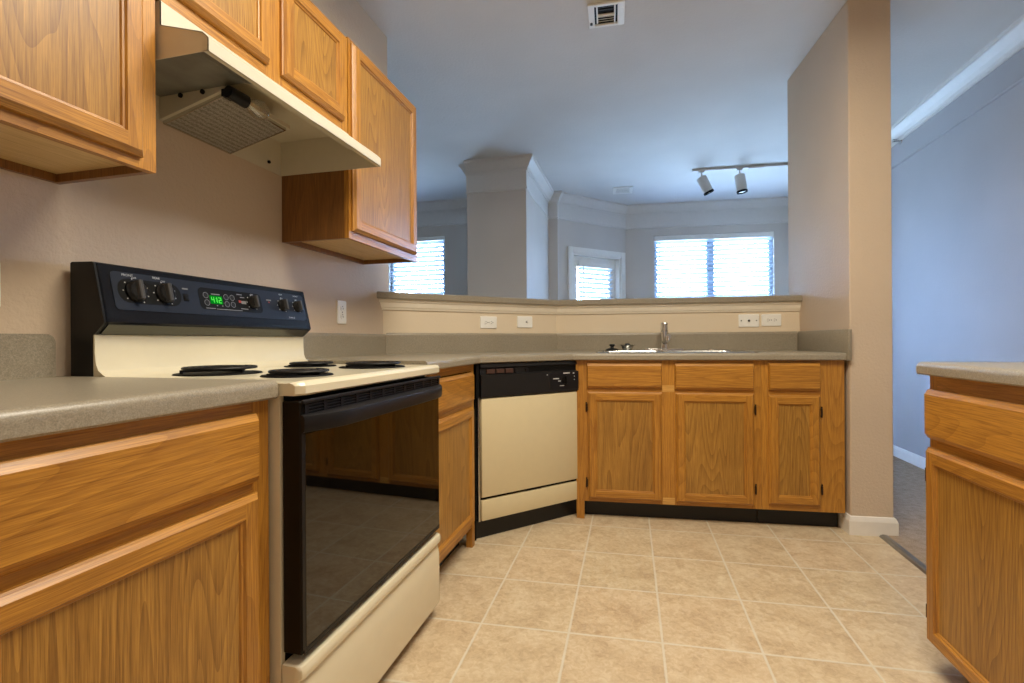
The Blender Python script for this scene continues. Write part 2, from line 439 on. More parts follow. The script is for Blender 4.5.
def blind(label, loc, deg, x0, x1, z0, z1, yc, val=.06, tilt=-24, pitch=.058):
    t = thing('window_blind', label, 'blind', loc, deg, None)
    MB().box('white_trim', x0, x1, yc-.035, yc+.02, z1-val, z1, .004, 2).build('valance', t)
    b = MB(); z = z1-val-.02; c, s_ = math.cos(R(tilt)), math.sin(R(tilt)); w = .031
    while z > z0+.05:
        b.rings('slat', [[(x, yc-w*c, z-w*s_), (x, yc, z+.002), (x, yc+w*c, z+w*s_), (x, yc+w*c, z+w*s_-.002), (x, yc, z), (x, yc-w*c, z-w*s_-.002)] for x in (x0+.005, x1-.005)])
        z -= pitch
    b.build('slats', t)
    MB().box('white_trim', x0+.003, x1-.003, yc-.025, yc+.025, z0+.005, z0+.03, .004, 2).build('bottom_rail', t)
    for xx in (x0+(x1-x0)*.14, x0+(x1-x0)*.86):
        MB().cyl('white_trim', (xx, yc-.028, z0+.03), (xx, yc-.028, z1-val), .0016, n=6).build('ladder_cord', t)
    MB().cyl('white_trim', (x0+.06, yc-.04, z1-.75), (x0+.06, yc-.04, z1-val), .004, n=8).build('tilt_wand', t)
    return t
window(1, BW, SA, .36, 1.80, .90, 2.345)
blind('wide white slatted blind over the big far living room window', BW, SA, .365, 1.795, .905, 2.34, .025, .065)
window(2, (-4.2, 5.65, 0), 0, 1.10, 1.87, .90, 2.32, False)
blind('narrow white slatted blind in the left nook window beside the upper cabinet', (-4.2, 5.65, 0), 0, 1.105, 1.865, .905, 2.315, .025, .05)
# patio door: casing, slab with a glass lite
pd = (DW0.x, DW0.y, 0)
cas = MB(); cw = .075
for (xa, xb, za, zb) in ((.14, .215, 0, 2.135), (1.0, 1.075, 0, 2.135), (.215, 1.0, 2.06, 2.135)):
    cas.box('white_trim', xa, xb, -.018, 0, za, zb, .005, 2)
for (xa, xb, za, zb) in ((.215, .235, 0, 2.06), (.98, 1.0, 0, 2.06), (.235, .98, 2.04, 2.06)):
    cas.box('white_trim', xa, xb, 0, .14, za, zb)
o = cas.build('trim_4'); o.location = pd; o.rotation_euler = (0, 0, R(DWA)); struct(o)
d = MB()
for (xa, xb, za, zb) in ((.238, .34, .01, 2.037), (.875, .977, .01, 2.037), (.34, .875, 1.93, 2.037), (.34, .875, .01, .22)):
    d.box('white_trim', xa, xb, .07, .11, za, zb, .003, 1)
o = d.build('door_1'); o.location = pd; o.rotation_euler = (0, 0, R(DWA)); struct(o)
MB().box('pane', .335, .88, .088, .092, .215, 1.935).build('pane', o)
MB().cyl('chrome', (.30, .07, 1.0), (.30, .02, 1.0), .012).cyl('chrome', (.30, .025, 1.0), (.40, .02, 1.0), .009).build('door_handle', o)
blind('small white slatted blind on the glass patio door beside the column', pd, DWA, .325, .89, .25, 1.985, .042, .075)

# ------------------------------------------------------------------ cabinets
def ring_rect(x0, x1, z0, z1, ins, y): return [(x0+ins, y, z0+ins), (x1-ins, y, z0+ins), (x1-ins, y, z1-ins), (x0+ins, y, z1-ins)]
def frame_loop(b, x0, x1, z0, z1, prof, mv, mh):
    """mitred moulding between rectangles (inset, y); bottom/top use the horizontal grain"""
    for (i0, y0), (i1, y1) in zip(prof, prof[1:]):
        A = ring_rect(x0, x1, z0, z1, i0, y0); B = ring_rect(x0, x1, z0, z1, i1, y1)
        for k, m in enumerate((mh, mv, mh, mv)):
            j = (k+1) % 4; b.quad(m, A[k], A[j], B[j], B[k])
def make_door(parent, x0, x1, z0, z1, hinge=None, fw=.052, y=0.0, label=None, name='door'):
    b = MB(); T = y-.020
    frame_loop(b, x0, x1, z0, z1, [(0, y), (0, y-.009), (.004, y-.012), (.011, T)], 'oak_v', 'oak_h')
    a = .011; c = fw-.010
    b.quad('oak_v', (x0+a, T, z0+a), (x0+c, T, z0+a), (x0+c, T, z1-a), (x0+a, T, z1-a))
    b.quad('oak_v', (x1-c, T, z0+a), (x1-a, T, z0+a), (x1-a, T, z1-a), (x1-c, T, z1-a))
    b.quad('oak_h', (x0+c, T, z0+a), (x1-c, T, z0+a), (x1-c, T, z0+c), (x0+c, T, z0+c))
    b.quad('oak_h', (x0+c, T, z1-c), (x1-c, T, z1-c), (x1-c, T, z1-a), (x0+c, T, z1-a))
    frame_loop(b, x0, x1, z0, z1, [(c, T), (c+.003, T+.005), (c+.007, T+.006), (fw, T+.011)], 'oak_v', 'oak_h')
    b.quad('oak_v', (x0, y, z0), (x1, y, z0), (x1, y, z1), (x0, y, z1))
    d = b.build(name, parent)
    if label: d['label'] = label
    MB().box('oak_panel', x0+fw-.004, x1-fw+.004, T+.010, y-.002, z0+fw-.004, z1-fw+.004).build('panel', d)
    if hinge:
        hx = x0-.006 if hinge == 'L' else x1+.006
        for hz in (z0+.085, z1-.085):
            MB().cyl('hinge', (hx, y-.009, hz-.020), (hx, y-.009, hz+.020), .0048, n=10).box('hinge', hx-.007 if hinge == 'L' else hx, hx if hinge == 'L' else hx+.007, y-.003, y, hz-.028, hz+.028).build('hinge', d)
    return d
def make_drawer(parent, x0, x1, z0, z1, y=0.0, name='drawer_front'):
    b = MB(); T = y-.020
    pr = [(0, 0, y), (0, 0, y-.009), (.001, .002, y-.011), (.005, .014, T)]
    def ring_rect(x0, x1, z0, z1, q, y): return [(x0+q[0], y, z0+q[1]), (x1-q[0], y, z0+q[1]), (x1-q[0], y, z1-q[1]), (x0+q[0], y, z1-q[1])]
    for (i0, j0, y0), (i1, j1, y1) in zip(pr, pr[1:]):
        A = ring_rect(x0, x1, z0, z1, (i0, j0), y0); B = ring_rect(x0, x1, z0, z1, (i1, j1), y1)
        for k in range(4): j = (k+1) % 4; b.quad('oak_h', A[k], A[j], B[j], B[k])
    b.quad('oak_h', *ring_rect(x0, x1, z0, z1, (.005, .014), T)); b.quad('oak_h', *ring_rect(x0, x1, z0, z1, (0, 0), y))
    return b.build(name, parent)
def base_carcass(t, w, dep, z1, toe=.10, toe_in=.075, sides=True, xl=0):
    b = MB()
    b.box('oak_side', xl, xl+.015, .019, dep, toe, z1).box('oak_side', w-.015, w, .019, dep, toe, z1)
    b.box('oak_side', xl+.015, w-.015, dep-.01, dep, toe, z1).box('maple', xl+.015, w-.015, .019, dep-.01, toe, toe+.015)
    b.build('carcass', t)
    MB().box('toe', xl+.002, w-.002, toe_in, toe_in+.012, 0, toe+.01).box('toe', xl+.002, xl+.012, toe_in+.012, dep, 0, toe).box('toe', w-.012, w-.002, toe_in+.012, dep, 0, toe).build('toe_kick', t)
def face_frame(t, stiles, rails, z0, z1):
    b = MB()
    for xa, xb in stiles: b.box('oak_v', xa, xb, 0, .019, z0, z1)
    for xa, xb, za, zb in rails: b.box('oak_h', xa, xb, .0004, .0185, za, zb)
    return b.build('face_frame', t)

CBL, CTL = .879, .919
# left base cabinet (front faces +X): local x = world Y
X0 = -.775
t = thing('base_cabinet', 'oak base cabinet at lower left beside the range, with drawer above door', 'cabinet', (X0, .348, 0), 90)
wL = .534
base_carcass(t, wL, .595, CBL)
face_frame(t, [(0, .04), (wL-.045, wL)], [(.04, wL-.045, .835, CBL), (.04, wL-.045, .675, .725), (.04, wL-.045, .10, .14)], .10, CBL)
make_drawer(t, .022, wL-.043, .712, .853)
make_door(t, .022, wL-.041, .125, .690, None)
t2 = thing('base_cabinet', 'oak base cabinet left of the drawer-over-door unit, past the left edge of the photo', 'cabinet', (X0, -.20, 0), 90)
wL2 = .547
base_carcass(t2, wL2, .595, CBL)
face_frame(t2, [(0, .04), (wL2-.02, wL2)], [(.04, wL2-.02, .855, CBL), (.04, wL2-.02, .69, .715), (.04, wL2-.02, .10, .14)], .10, CBL)
make_drawer(t2, .022, wL2-.012, .712, .855)
make_door(t2, .022, wL2-.012, .125, .690)

# base cabinet between range and dishwasher
t = thing('base_cabinet', 'narrow oak base cabinet between the range and the dishwasher', 'cabinet', (-.782, 1.660, 0), 90)
wF = .600
base_carcass(t, wF-.015, .590, CB)
face_frame(t, [(0, .03), (wF-.045, wF-.005)], [(.03, wF-.045, .855, CB), (.03, wF-.045, .682, .709), (.03, wF-.045, .10, .135)], .10, CB)
MB().box('oak_v', wF-.040, wF-.004, -.0005, .03, 0, .10).build('corner_post', t)
make_drawer(t, .018, wF-.046, .709, .850)
make_door(t, .018, wF-.046, .128, .684)

# sink run: two cabinet units
t = thing('sink_cabinet', 'oak sink base cabinet with two doors beneath the stainless sink', 'cabinet', (S0.x, S0.y, 0), SA)
base_carcass(t, .938, .575, CB)
face_frame(t, [(-.012, .040), (.420, .512), (.890, .9375)], [(.04, .42, .862, CB), (.512, .89, .862, CB), (.04, .42, .712, .732), (.512, .89, .712, .732), (.04, .42, .10, .13), (.512, .89, .10, .13)], .10, CB)
for za, zb in ((.715, .752), (.102, .138)):
    fp = MB().box('oak_new', .434, .497, -.0012, .001, za, zb).build('stile_patch', t); fp['label'] = 'pale new-wood patch on the centre stile'
MB().box('oak_v', -.014, .010, -.0008, .022, 0, .10).box('oak_v', -.034, -.012, .004, .03, 0, CB).build('corner_post', t)
make_drawer(t, .028, .431, .734, .872, name='false_drawer_front'); make_drawer(t, .500, .900, .730, .872, name='false_drawer_front')
make_door(t, .032, .431, .120, .712, 'L'); make_door(t, .503, .901, .120, .712, 'R')
t = thing('base_cabinet', 'narrow oak base cabinet right of the sink, against the pilaster', 'cabinet', (*sk(.938, 0), 0), SA)
base_carcass(t, .402, .575, CB)
face_frame(t, [(0.0005, .045), (.275, .402)], [(.045, .275, .862, CB), (.045, .275, .705, .735), (.045, .275, .10, .14)], .10, CB)
make_drawer(t, .035, .284, .730, .876); make_door(t, .035, .284, .132, .705, 'R')

# peninsula at the right (front faces -X): local x runs towards the camera
PW = .46
for i, lab in enumerate(('oak peninsula end cabinet at right foreground with drawer over door', 'oak peninsula cabinet next to the end unit, seen mirrored in the oven door', 'oak peninsula cabinet third from the peninsula end, beyond the right edge of the photo')):
    t = thing('peninsula_cabinet', lab, 'cabinet', (.855, 1.74-i*PW, 0), -90)
    base_carcass(t, PW, .58, CB)
    face_frame(t, [(0, .035), (PW-.035, PW)], [(.035, PW-.035, .835, CB), (.035, PW-.035, .66, .715), (.035, PW-.035, .10, .14)], .10, CB)
    make_drawer(t, .006, PW-.014, .700, .846); make_door(t, .006, PW-.014, .088, .672, 'L' if i == 0 else None)

# upper cabinets
def upper(label, y0, w, z0, z1, doors, stiles, rails, dep=.303):
    t = thing('upper_cabinet', label, 'cabinet', (-1.075, y0, z0), 90)
    h = z1-z0
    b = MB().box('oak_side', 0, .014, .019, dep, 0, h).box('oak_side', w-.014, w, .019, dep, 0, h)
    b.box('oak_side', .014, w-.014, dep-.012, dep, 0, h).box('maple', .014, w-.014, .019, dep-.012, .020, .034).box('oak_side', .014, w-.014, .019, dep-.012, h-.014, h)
    b.build('carcass', t)
    f = MB()
    for xa, xb in stiles: f.box('oak_v', xa, xb, 0, .019, 0, h)
    for xa, xb, za, zb in rails: f.box('oak_h', xa, xb, .0004, .0185, za, zb)
    f.build('face_frame', t)
    for d in doors: make_door(t, *d)
    return t
ZT = 2.165
upper('oak upper cabinet at the top left corner, nearest the camera', .12, .758, 1.392, ZT,
      [(.02, .372, .022, .75), (.392, .722, .022, .75)], [(0, .04), (.36, .40), (.718, .758)], [(.04, .36, 0, .035), (.04, .36, .735, .773), (.40, .718, 0, .035), (.40, .718, .735, .773)])
upper('short two-door oak upper cabinet directly above the range hood', .884, .760, 1.799, ZT,
      [(.02, .343, .034, .346), (.397, .727, .032, .346)], [(0, .03), (.33, .41), (.715, .760)], [(.03, .33, 0, .045), (.03, .33, .33, .366), (.41, .715, 0, .045), (.41, .715, .33, .366)])
upper('oak upper cabinet with a single door, at the far end past the range hood', 1.650, .596, 1.400, ZT+.01,
      [(.014, .562, .030, .757)], [(0, .035), (.55, .596)], [(.035, .55, 0, .04), (.035, .55, .73, .775)])

# ------------------------------------------------------------------ counters
def nose(z0=CB, z1=CT, r=.016):
    p = [(0.03, z0), (.004, z0), (0, z0+.004)]
    for i in range(7):
        a = PI/2*i/6; p.append((r-r*math.cos(a), z1-r+r*math.sin(a)))
    return p
def counter(name, label, cat, front, back, zb=CB, zt=CT, m='laminate'):
    """front path listed so that the room lies on the right-hand side; back path with the same stations"""
    b = MB(); ns = []
    for a, c in zip(front, front[1:]):
        d = Vector((c[0]-a[0], c[1]-a[1])).normalized(); ns.append(Vector((-d.y, d.x)))
    rs = []
    for i, p in enumerate(front):
        if i == 0: mv = ns[0]
        elif i == len(front)-1: mv = ns[-1]
        else: mv = (ns[i-1]+ns[i]).normalized(); mv = mv/mv.dot(ns[i])
        rs.append([(p[0]+mv.x*o, p[1]+mv.y*o, z) for o, z in nose(zb, zt)]+[(back[i][0], back[i][1], zt), (back[i][0], back[i][1], zb)])
    b.rings(m, rs, True, (True, True), True)
    return b
BSP = [(0.0005, CT-.001), (.018, CT-.001), (.019, CT+.100), (.015, CT+.109), (.008, CT+.113), (0.0005, CT+.113)]
# left counter
b = counter('c', '', '', [(-.752, -.60), (-.752, .886)], [(WX+.001, -.60), (WX+.001, .886)], CBL, CTL)
o = tag(b.build('countertop'), 'speckled grey laminate countertop at lower left, running into the range', 'countertop')
MB().prism('laminate', [(-.60, CTL-.001), (.856, CTL-.001), (.857, CTL+.085), (.852, CTL+.097), (.843, CTL+.103), (.835, CTL+.104), (-.60, CTL+.104)], WX+.0005, WX+.019, 0).build('backsplash', o)
# main counter: range side, dishwasher corner, sink run
off = .028
nD = -DV
p = DA+nD*off
f1 = (-.754, p.y+DU.y*((-.754-p.x)/DU.x))
q0 = S0-SV*off
# intersection of the dishwasher front line and the sink front line
den = DU.x*SU.y-DU.y*SU.x; r_ = q0-p
tt = (r_.x*SU.y-r_.y*SU.x)/den; f2 = p+DU*tt; f2 = (f2.x, f2.y)
front = [(-.754, 1.658), f1, f2, sk(1.338, -off)]
back = [(WX+.001, 1.658), (WX+.001, 2.489), (HB1[0]+.0006, HB1[1]-.001), sk(1.338, .599)]
SX0, SX1, SD0, SD1 = .085, .945, .040, .535      # sink cut-out, in the sink frame
b = MB()
ns = []
for a, c in zip(front, front[1:]):
    d = Vector((c[0]-a[0], c[1]-a[1])).normalized(); ns.append(Vector((-d.y, d.x)))
def station(pt, mv, bk): return [(pt[0]+mv.x*o, pt[1]+mv.y*o, z) for o, z in nose()]+[(bk[0], bk[1], CT), (bk[0], bk[1], CB)]
def mit(a, c): mv = (a+c).normalized(); return mv/mv.dot(c)
b.rings('laminate', [station(front[0], ns[0], back[0]), station(front[1], mit(ns[0], ns[1]), back[1]), station(front[2], mit(ns[1], ns[2]), back[2])], True, (True, True), True)
# sink run in pieces round the cut-out
b.rings('laminate', [station(front[2], mit(ns[1], ns[2]), back[2]), station(sk(SX0+.02, -off), SV, sk(SX0+.02, .599))], True, (False, False), True)
b.rings('laminate', [station(sk(SX1-.02, -off), SV, sk(SX1-.02, .599)), station(front[3], SV, back[3])], True, (True, True), True)
b.rings('laminate', [station(sk(s_, -off), SV, sk(s_, SD0+.02)) for s_ in (SX0+.02, SX1-.02)], True, (False, False), True)
b.rings('laminate', [[(*sk(s_, SD1-.02), CT), (*sk(s_, SD1-.02), CB), (*sk(s_, .599), CB), (*sk(s_, .599), CT)] for s_ in (SX0+.02, SX1-.02)], True, (False, False))
mc = tag(b.build('countertop'), 'angled grey laminate countertop over the dishwasher and around the sink', 'countertop')
MB().sweep('laminate', [(WX, 1.662), (WX, 2.49-.008)], BSP).build('backsplash', mc)
MB().sweep('laminate', [HB0, HB1, sk(1.340, .60)], [(o_, z+(.008 if z > CT else 0)) for o_, z in BSP], cutx=WX+.0195).build('backsplash', mc)
MB().box('laminate', 1.3395, 1.3585, -.040, .5795, CB-.001, CT+.121, .003, 2, Matrix.Translation((S0.x, S0.y, 0)) @ Matrix.Rotation(R(SA), 4, 'Z')).build('side_splash', mc)
# peninsula counter
b = counter('c', '', '', [(1.50, 1.772), (.827, 1.772), (.827, .30)], [(1.50, 1.70), (1.50, 1.70), (1.50, .30)])
b = MB()
pn = nose()
def pst(pt, mv, bk): return [(pt[0]+mv[0]*o, pt[1]+mv[1]*o, z) for o, z in pn]+[(bk[0], bk[1], CT), (bk[0], bk[1], CB)]
rc = .02; ctr = (.827+rc, 1.772-rc)
path = [((1.52, 1.772), (0, -1))]
for i in range(7):
    a = PI/2+PI/2*i/6; path.append(((ctr[0]+rc*math.cos(a), ctr[1]+rc*math.sin(a)), (-math.cos(a), -math.sin(a))))
path.append(((.827, .34), (1, 0)))
bks = [(1.52, 1.60)]+[(1.1, 1.60)]*7+[(1.1, .34)]
b.rings('laminate', [pst(pp, mv, bk) for (pp, mv), bk in zip(path, bks)], True, (True, True), True)
b.box('laminate', 1.0999, 1.52, .34, 1.6001, CB, CT-.00005)
tag(b.build('countertop'), 'grey laminate peninsula countertop at the right edge', 'countertop')
# raised bar
LP = [(0.045, LB), (.048, LB+.006), (.048, LT-.008), (.044, LT-.002), (.038, LT), (-.24, LT), (-.24, LB)]
bp0 = (WX+.0005, HB0[1]+.002)
tag(MB().sweep('laminate', [bp0, HB1, sk(1.3585, .60)], LP, cutx=WX+.0005).build('raised_bar_top'), 'grey laminate bar top capping the half wall above the sink', 'bar top')
TP = [(.0005, LB-.060), (.008, LB-.058), (.012, LB-.048), (.016, LB-.044), (.024, LB-.020), (.032, LB-.012), (.034, LB), (.0005, LB)]
struct(MB().sweep('cream_trim', [(WX+.003, HB0[1]+.004), HB1, sk(1.3595, .60)], TP, cutx=WX+.0005).build('trim_5'))

# ------------------------------------------------------------------ range
RX, RY, RW = -.755, .893, .757
rng = thing('range', 'freestanding almond electric range with black glass oven door', 'range', (RX, RY, 0), 90)
MB().box('almond', 0, .012, 0, .60, .045, .884).box('almond', RW-.012, RW, 0, .60, .045, .884).box('black', .012, RW-.012, .002, .03, .045, .884)\
    .box('matte_black', .012, RW-.012, .59, .60, .045, .884).box('matte_black', .03, RW-.03, .05, .08, 0, .05).build('body', rng)
CKT = .9145
# cooktop with rolled edge and upswept back
ck = MB()
prof = [(.527, .884), (-.051, .884), (-.056, .888), (-.056, .905), (-.051, .9125), (-.043, .9155), (-.032, .9145), (.48, .9145), (.505, .924), (.518, .933), (.526, .950), (.529, .98), (.529, 1.021), (.56, 1.021), (.56, .884)]
def cring(x, k):
    return [(x, (y+.055*0+(k if y < -.02 else 0)*(1 if y < -.035 else .6)), z-(k*.25 if z > .905 and y < .5 else 0)) for y, z in prof]
ck.rings('almond', [cring(x, k) for x, k in ((-.003, .015), (-.001, .012), (.014, .001), (.020, 0), (RW-.014, 0), (RW-.009, .001), (RW+.001, .008), (RW+.003, .011))], True, (True, True), True)
ck.build('cooktop', rng, None, 24)
def burner(x, y, rad, turns, lift, lab):
    b = thing('surface_burner', None, None, (x, y, CKT)); b.parent = rng
    b2 = MB()
    b2.lathe('matte_black', [(rad*.25, .0012), (rad*.8, .0008), (rad*1.02, .004), (rad*1.13, .0035), (rad*1.17, .0004)], caps=(True, False), n=40)
    pan = b2.build('drip_pan', rng); pan.location = (x, y, CKT)
    pts = []; N = turns*28
    for i in range(N+1):
        a = 2*PI*i/28; r = rad*.20+(rad*.80)*i/N; pts.append((r*math.cos(a), r*math.sin(a), lift))
    c = MB().tube('coil', pts, .0046, 8, .8)
    for k in range(3):
        a = 2*PI*k/3+.4
        c.box('coil', .0, rad*.98, -.002, .002, lift-.010, lift-.004, mat=Matrix.Rotation(a, 4, 'Z'))
        c.box('coil', rad*.9, rad*.98, -.002, .002, .002, lift-.004, mat=Matrix.Rotation(a, 4, 'Z'))
    c.tube('coil', [(rad*.2, 0, lift-.006), (rad*.6, .01, lift-.011), (rad*1.1, .012, lift-.009)], .004)
    co = c.build('coil_element', rng); co.location = (x, y, CKT)
    bpy.data.objects.remove(b)
burner(.195, .360, .092, 5, .017, '')
burner(.170, .088, .074, 4, .012, '')
burner(.580, .360, .074, 4, .012, '')
burner(.565, .108, .092, 5, .014, '')
# backguard
bgp = [(.605, .925), (.605, 1.199), (.600, 1.202), (.533, 1.200), (.529, 1.196), (.4975, 1.062), (.4955, 1.052), (.500, 1.046), (.526, 1.024), (.532, 1.022), (.561, 1.0215), (.561, .925)]
MB().prism('panel_frame', bgp, 0, RW, 0).build('backguard', rng)
ecp = [(.605, .900), *bgp[1:10], (.534, 1.018), (.534, .900)]
MB().prism('black', ecp, -.005, .006, 0).build('end_cap', rng); MB().prism('black', ecp, RW-.006, RW+.005, 0).build('end_cap', rng)
sl_ = MB().prism('dark_chrome', [(.4985, 1.047), (.5245, 1.0235), (.5265, 1.0255), (.5005, 1.049)], .007, RW-.007, 0).build('lower_strip', rng, Matrix.Translation((0, -.0012, -.0012))); sl_['label'] = 'reflective dark strip under the control face'
# slanted control face: frame with x = along, y = up the slope, z = outwards
dn = Vector((0, -.0315, -.134)).normalized(); nrm = Vector((0, dn.z, -dn.y)).normalized()
if nrm.y > 0: nrm = -nrm
def pan(x, tdown, h=0): 
    o_ = Vector((x, .529, 1.196))+dn*tdown+nrm*h
    return Matrix(((1, -dn.x, nrm.x, o_.x), (0, -dn.y, nrm.y, o_.y), (0, -dn.z, nrm.z, o_.z), (0, 0, 0, 1)))
def rrect(x0, x1, y0, y1, r, n=5):
    p = []
    for cx, cy, a0 in ((x1-r, y1-r, 0), (x0+r, y1-r, 90), (x0+r, y0+r, 180), (x1-r, y0+r, 270)):
        for i in range(n+1): a = R(a0+90*i/n); p.append((cx+r*math.cos(a), cy+r*math.sin(a)))
    return p
cp = MB().prism('panel_navy', rrect(.028, RW-.012, -.115, -.014, .012), -.001, .0016, 2).build('control_panel', rng, pan(0, 0)); cp['label'] = 'navy black slanted control panel'
MB().prism('matte_black', rrect(.040, .215, -.096, -.030, .030), .0016, .0022, 2).build('knob_plaque', cp)
MB().prism('matte_black', rrect(.274, .522, -.098, -.030, .014), .0016, .0024, 2).build('clock_plaque', cp)
MB().prism('led_bg', rrect(.311, .357, -.079, -.053, .002), .0024, .003, 2).build('clock_display', cp)
seg = {'4': 'bcfg', '1': 'bc', '2': 'abged'}
dg = MB()
def digit(ch, x, y, w, h):
    T_ = .0022
    S_ = dict(a=(0, h, w, h), g=(0, h/2, w, h/2), d=(0, 0, w, 0), b=(w, h/2, w, h), c=(w, 0, w, h/2), f=(0, h/2, 0, h), e=(0, 0, 0, h/2))
    for k in seg[ch]:
        xa, ya, xb, yb = S_[k]; dg.box('led_digit', x+xa-T_/2, x+xb+T_/2, y+ya-T_/2, y+yb+T_/2, .003, .0034)
digit('4', .317, -.0745, .008, .016); digit('1', .330, -.0745, .006, .016); digit('2', .343, -.0745, .008, .016)
dg.box('led_digit', .3315, .3335, -.0705, -.0685, .003, .0034).box('led_digit', .3315, .3335, -.0635, -.0615, .003, .0034)
dg.build('clock_digits', cp)
def ringm(b, m, x, y, r, w, z0, z1, n=20):
    i_ = [(x+(r-w)*math.cos(2*PI*k/n), y+(r-w)*math.sin(2*PI*k/n)) for k in range(n)]; o2 = [(x+r*math.cos(2*PI*k/n), y+r*math.sin(2*PI*k/n)) for k in range(n)]
    for k in range(n):
        j = (k+1) % n; b.quad(m, (*i_[k], z1), (*i_[j], z1), (*o2[j], z1), (*o2[k], z1))
for (bx, by) in ((.297, -.054), (.298, -.077), (.372, -.054), (.372, -.077), (.396, -.054), (.396, -.077)):
    bb = MB().cyl('charcoal', (bx, by, .0024), (bx, by, .0034), .0088, n=20); ringm(bb, 'mark_dim', bx, by, .0095, .0014, 0, .0036); bb.build('clock_button', cp)
for x_, y_, w_, h_ in ((.318, -.048, .032, .003), (.292, -.094, .034, .0022), (.33, -.095, .10, .002), (.418, -.040, .022, .003), (.43, -.049, .018, .003), (.426, -.088, .03, .0025), (.332, -.084, .004, .003), (.352, -.084, .004, .003), (.432, -.066, .020, .010), (.548, -.048, .022, .004), (.222, -.041, .018, .004)):
    MB().box('mark_dim', x_, x_+w_, y_-h_/2, y_+h_/2, .0016, .0028).build('printed_mark', cp)
for xa_, xb_, ya_, yb_ in ((.422, .432, -.068, -.060), (.556, .562, -.058, -.054)): MB().box('mark_red', xa_, xb_, ya_, yb_, .0016, .0029).build('indicator_light', cp)
def lab(txt, x, y, size, m='mark'): text_mesh(txt, size, m, 'lettering', cp, Matrix.Translation((x, y, .0028)))
lab('FRONT', .070, -.022, .009); lab('REAR', .148, -.020, .009); lab('REAR', .624, -.022, .008); lab('FRONT', .704, -.022, .008); lab('SURFACE', .662, -.108, .008)
def knob(x, y, r, big):
    k = MB().lathe('black', [(r*1.0, 0), (r*.98, .006), (r*.80, .010), (r*.76, .012)], n=28, mat=Matrix.Translation((x, y, .002)))
    k.cyl('black', (x, y, .012), (x, y, .015), r*.74, r*.70, 24)
    o_ = k.build('knob', cp)
    MB().prism('knob_grey', [(x-.30*r, .012), (x+.30*r, .012), (x+.20*r, .024), (x+.12*r, .026), (x-.12*r, .026), (x-.20*r, .024)], y-r*.88, y+r*.88, 1).build('grip', o_)
    q = MB()
    for a in range(-130, 151, 40):
        aa = R(90-a); q.box('mark', x+r*1.14*math.cos(aa)-.0014, x+r*1.14*math.cos(aa)+.0014, y+r*1.14*math.sin(aa)-.0014, y+r*1.14*math.sin(aa)+.0014, .0022, .0027)
    q.build('dial_ticks', o_)
    text_mesh('OFF', .0075, 'mark', 'lettering', cp, Matrix.Translation((x, y+r*1.22, .0028)))
for a_ in ((.086, -.063, .029, 1), (.166, -.062, .028, 1), (.482, -.063, .022, 0), (.625, -.063, .022, 0), (.703, -.062, .021, 0)): knob(*a_)
MB().box('black', .222, .238, -.078, -.056, .0016, .003).box('black', .224, .236, -.076, -.060, .003, .0055, .001, 1).build('rocker_switch', cp)
# oven door
od = MB()
od.box('black', .004, RW-.004, -.050, -.002, .322, .872, .003, 1)
odo = od.build('oven_door', rng)
MB().box('black_glass', .016, RW-.012, -.0525, -.0498, .335, .800, .001, 1).build('door_glass', odo)
MB().box('charcoal', .010, RW-.010, -.052, -.0498, .322, .334).box('charcoal', .004, .014, -.0527, -.0497, .334, .842).build('door_trim', odo)
vg = MB().box('matte_black', .006, RW-.006, -.0505, -.0495, .840, .872).box('charcoal', .004, RW-.004, -.058, -.050, .866, .875, .002, 1)
nsl = 11; gx0, gx1 = .02, RW-.012; st_ = (gx1-gx0)/nsl
for i in range(nsl+1): vg.box('charcoal', gx0+i*st_-.006, gx0+i*st_+.006, -.054, -.0498, .840, .868)
for i in range(nsl):
    for zz in (.847, .854, .861): vg.box('charcoal', gx0+i*st_+.006, gx0+(i+1)*st_-.006, -.0535, -.0498, zz-.0012, zz+.0012)
vg.build('vent_grille', odo)
hp = []
hx0, hx1 = .004, RW+.002
for i in range(25):
    u_ = i/24; x_ = hx0+(hx1-hx0)*u_; e_ = min(u_, 1-u_)/.16
    y_ = -.060-.036*(1 if e_ > 1 else math.sin(e_*PI/2)); hp.append((x_, y_))
pl_ = hp+[(hx1, -.0528), (hx0, -.0528)]
hb = MB()
def hring(z, ins): return [(x, (y+ins if k < 25 else y), z) for k, (x, y) in enumerate(pl_)]
hb.rings('charcoal', [hring(.804, .006), hring(.806, .002), hring(.812, 0), hring(.834, 0), hring(.840, .002), hring(.843, .008)], True, (True, True), True)
hb.build('door_handle', odo)
# storage drawer
sp = [(-.004, .045), (-.040, .045), (-.048, .050), (-.051, .060), (-.051, .20), (-.050, .232), (-.045, .252), (-.042, .262), (-.046, .268), (-.054, .272), (-.056, .280), (-.056, .292), (-.052, .299), (-.044, .302), (-.004, .302)]
def scaled(k): return [(-.004+(y+.004)*k, .173+(z-.173)*(1-(1-k)*.10)) for y, z in sp]
sd = MB().rings('almond', [[(x, *q) for q in scaled(k)] for x, k in ((-.001, .80), (.002, .92), (.008, .98), (.016, 1), (RW-.016, 1), (RW-.008, .98), (RW-.002, .92), (RW+.001, .80))], True, (True, True), True)
sd.build('storage_drawer', rng)

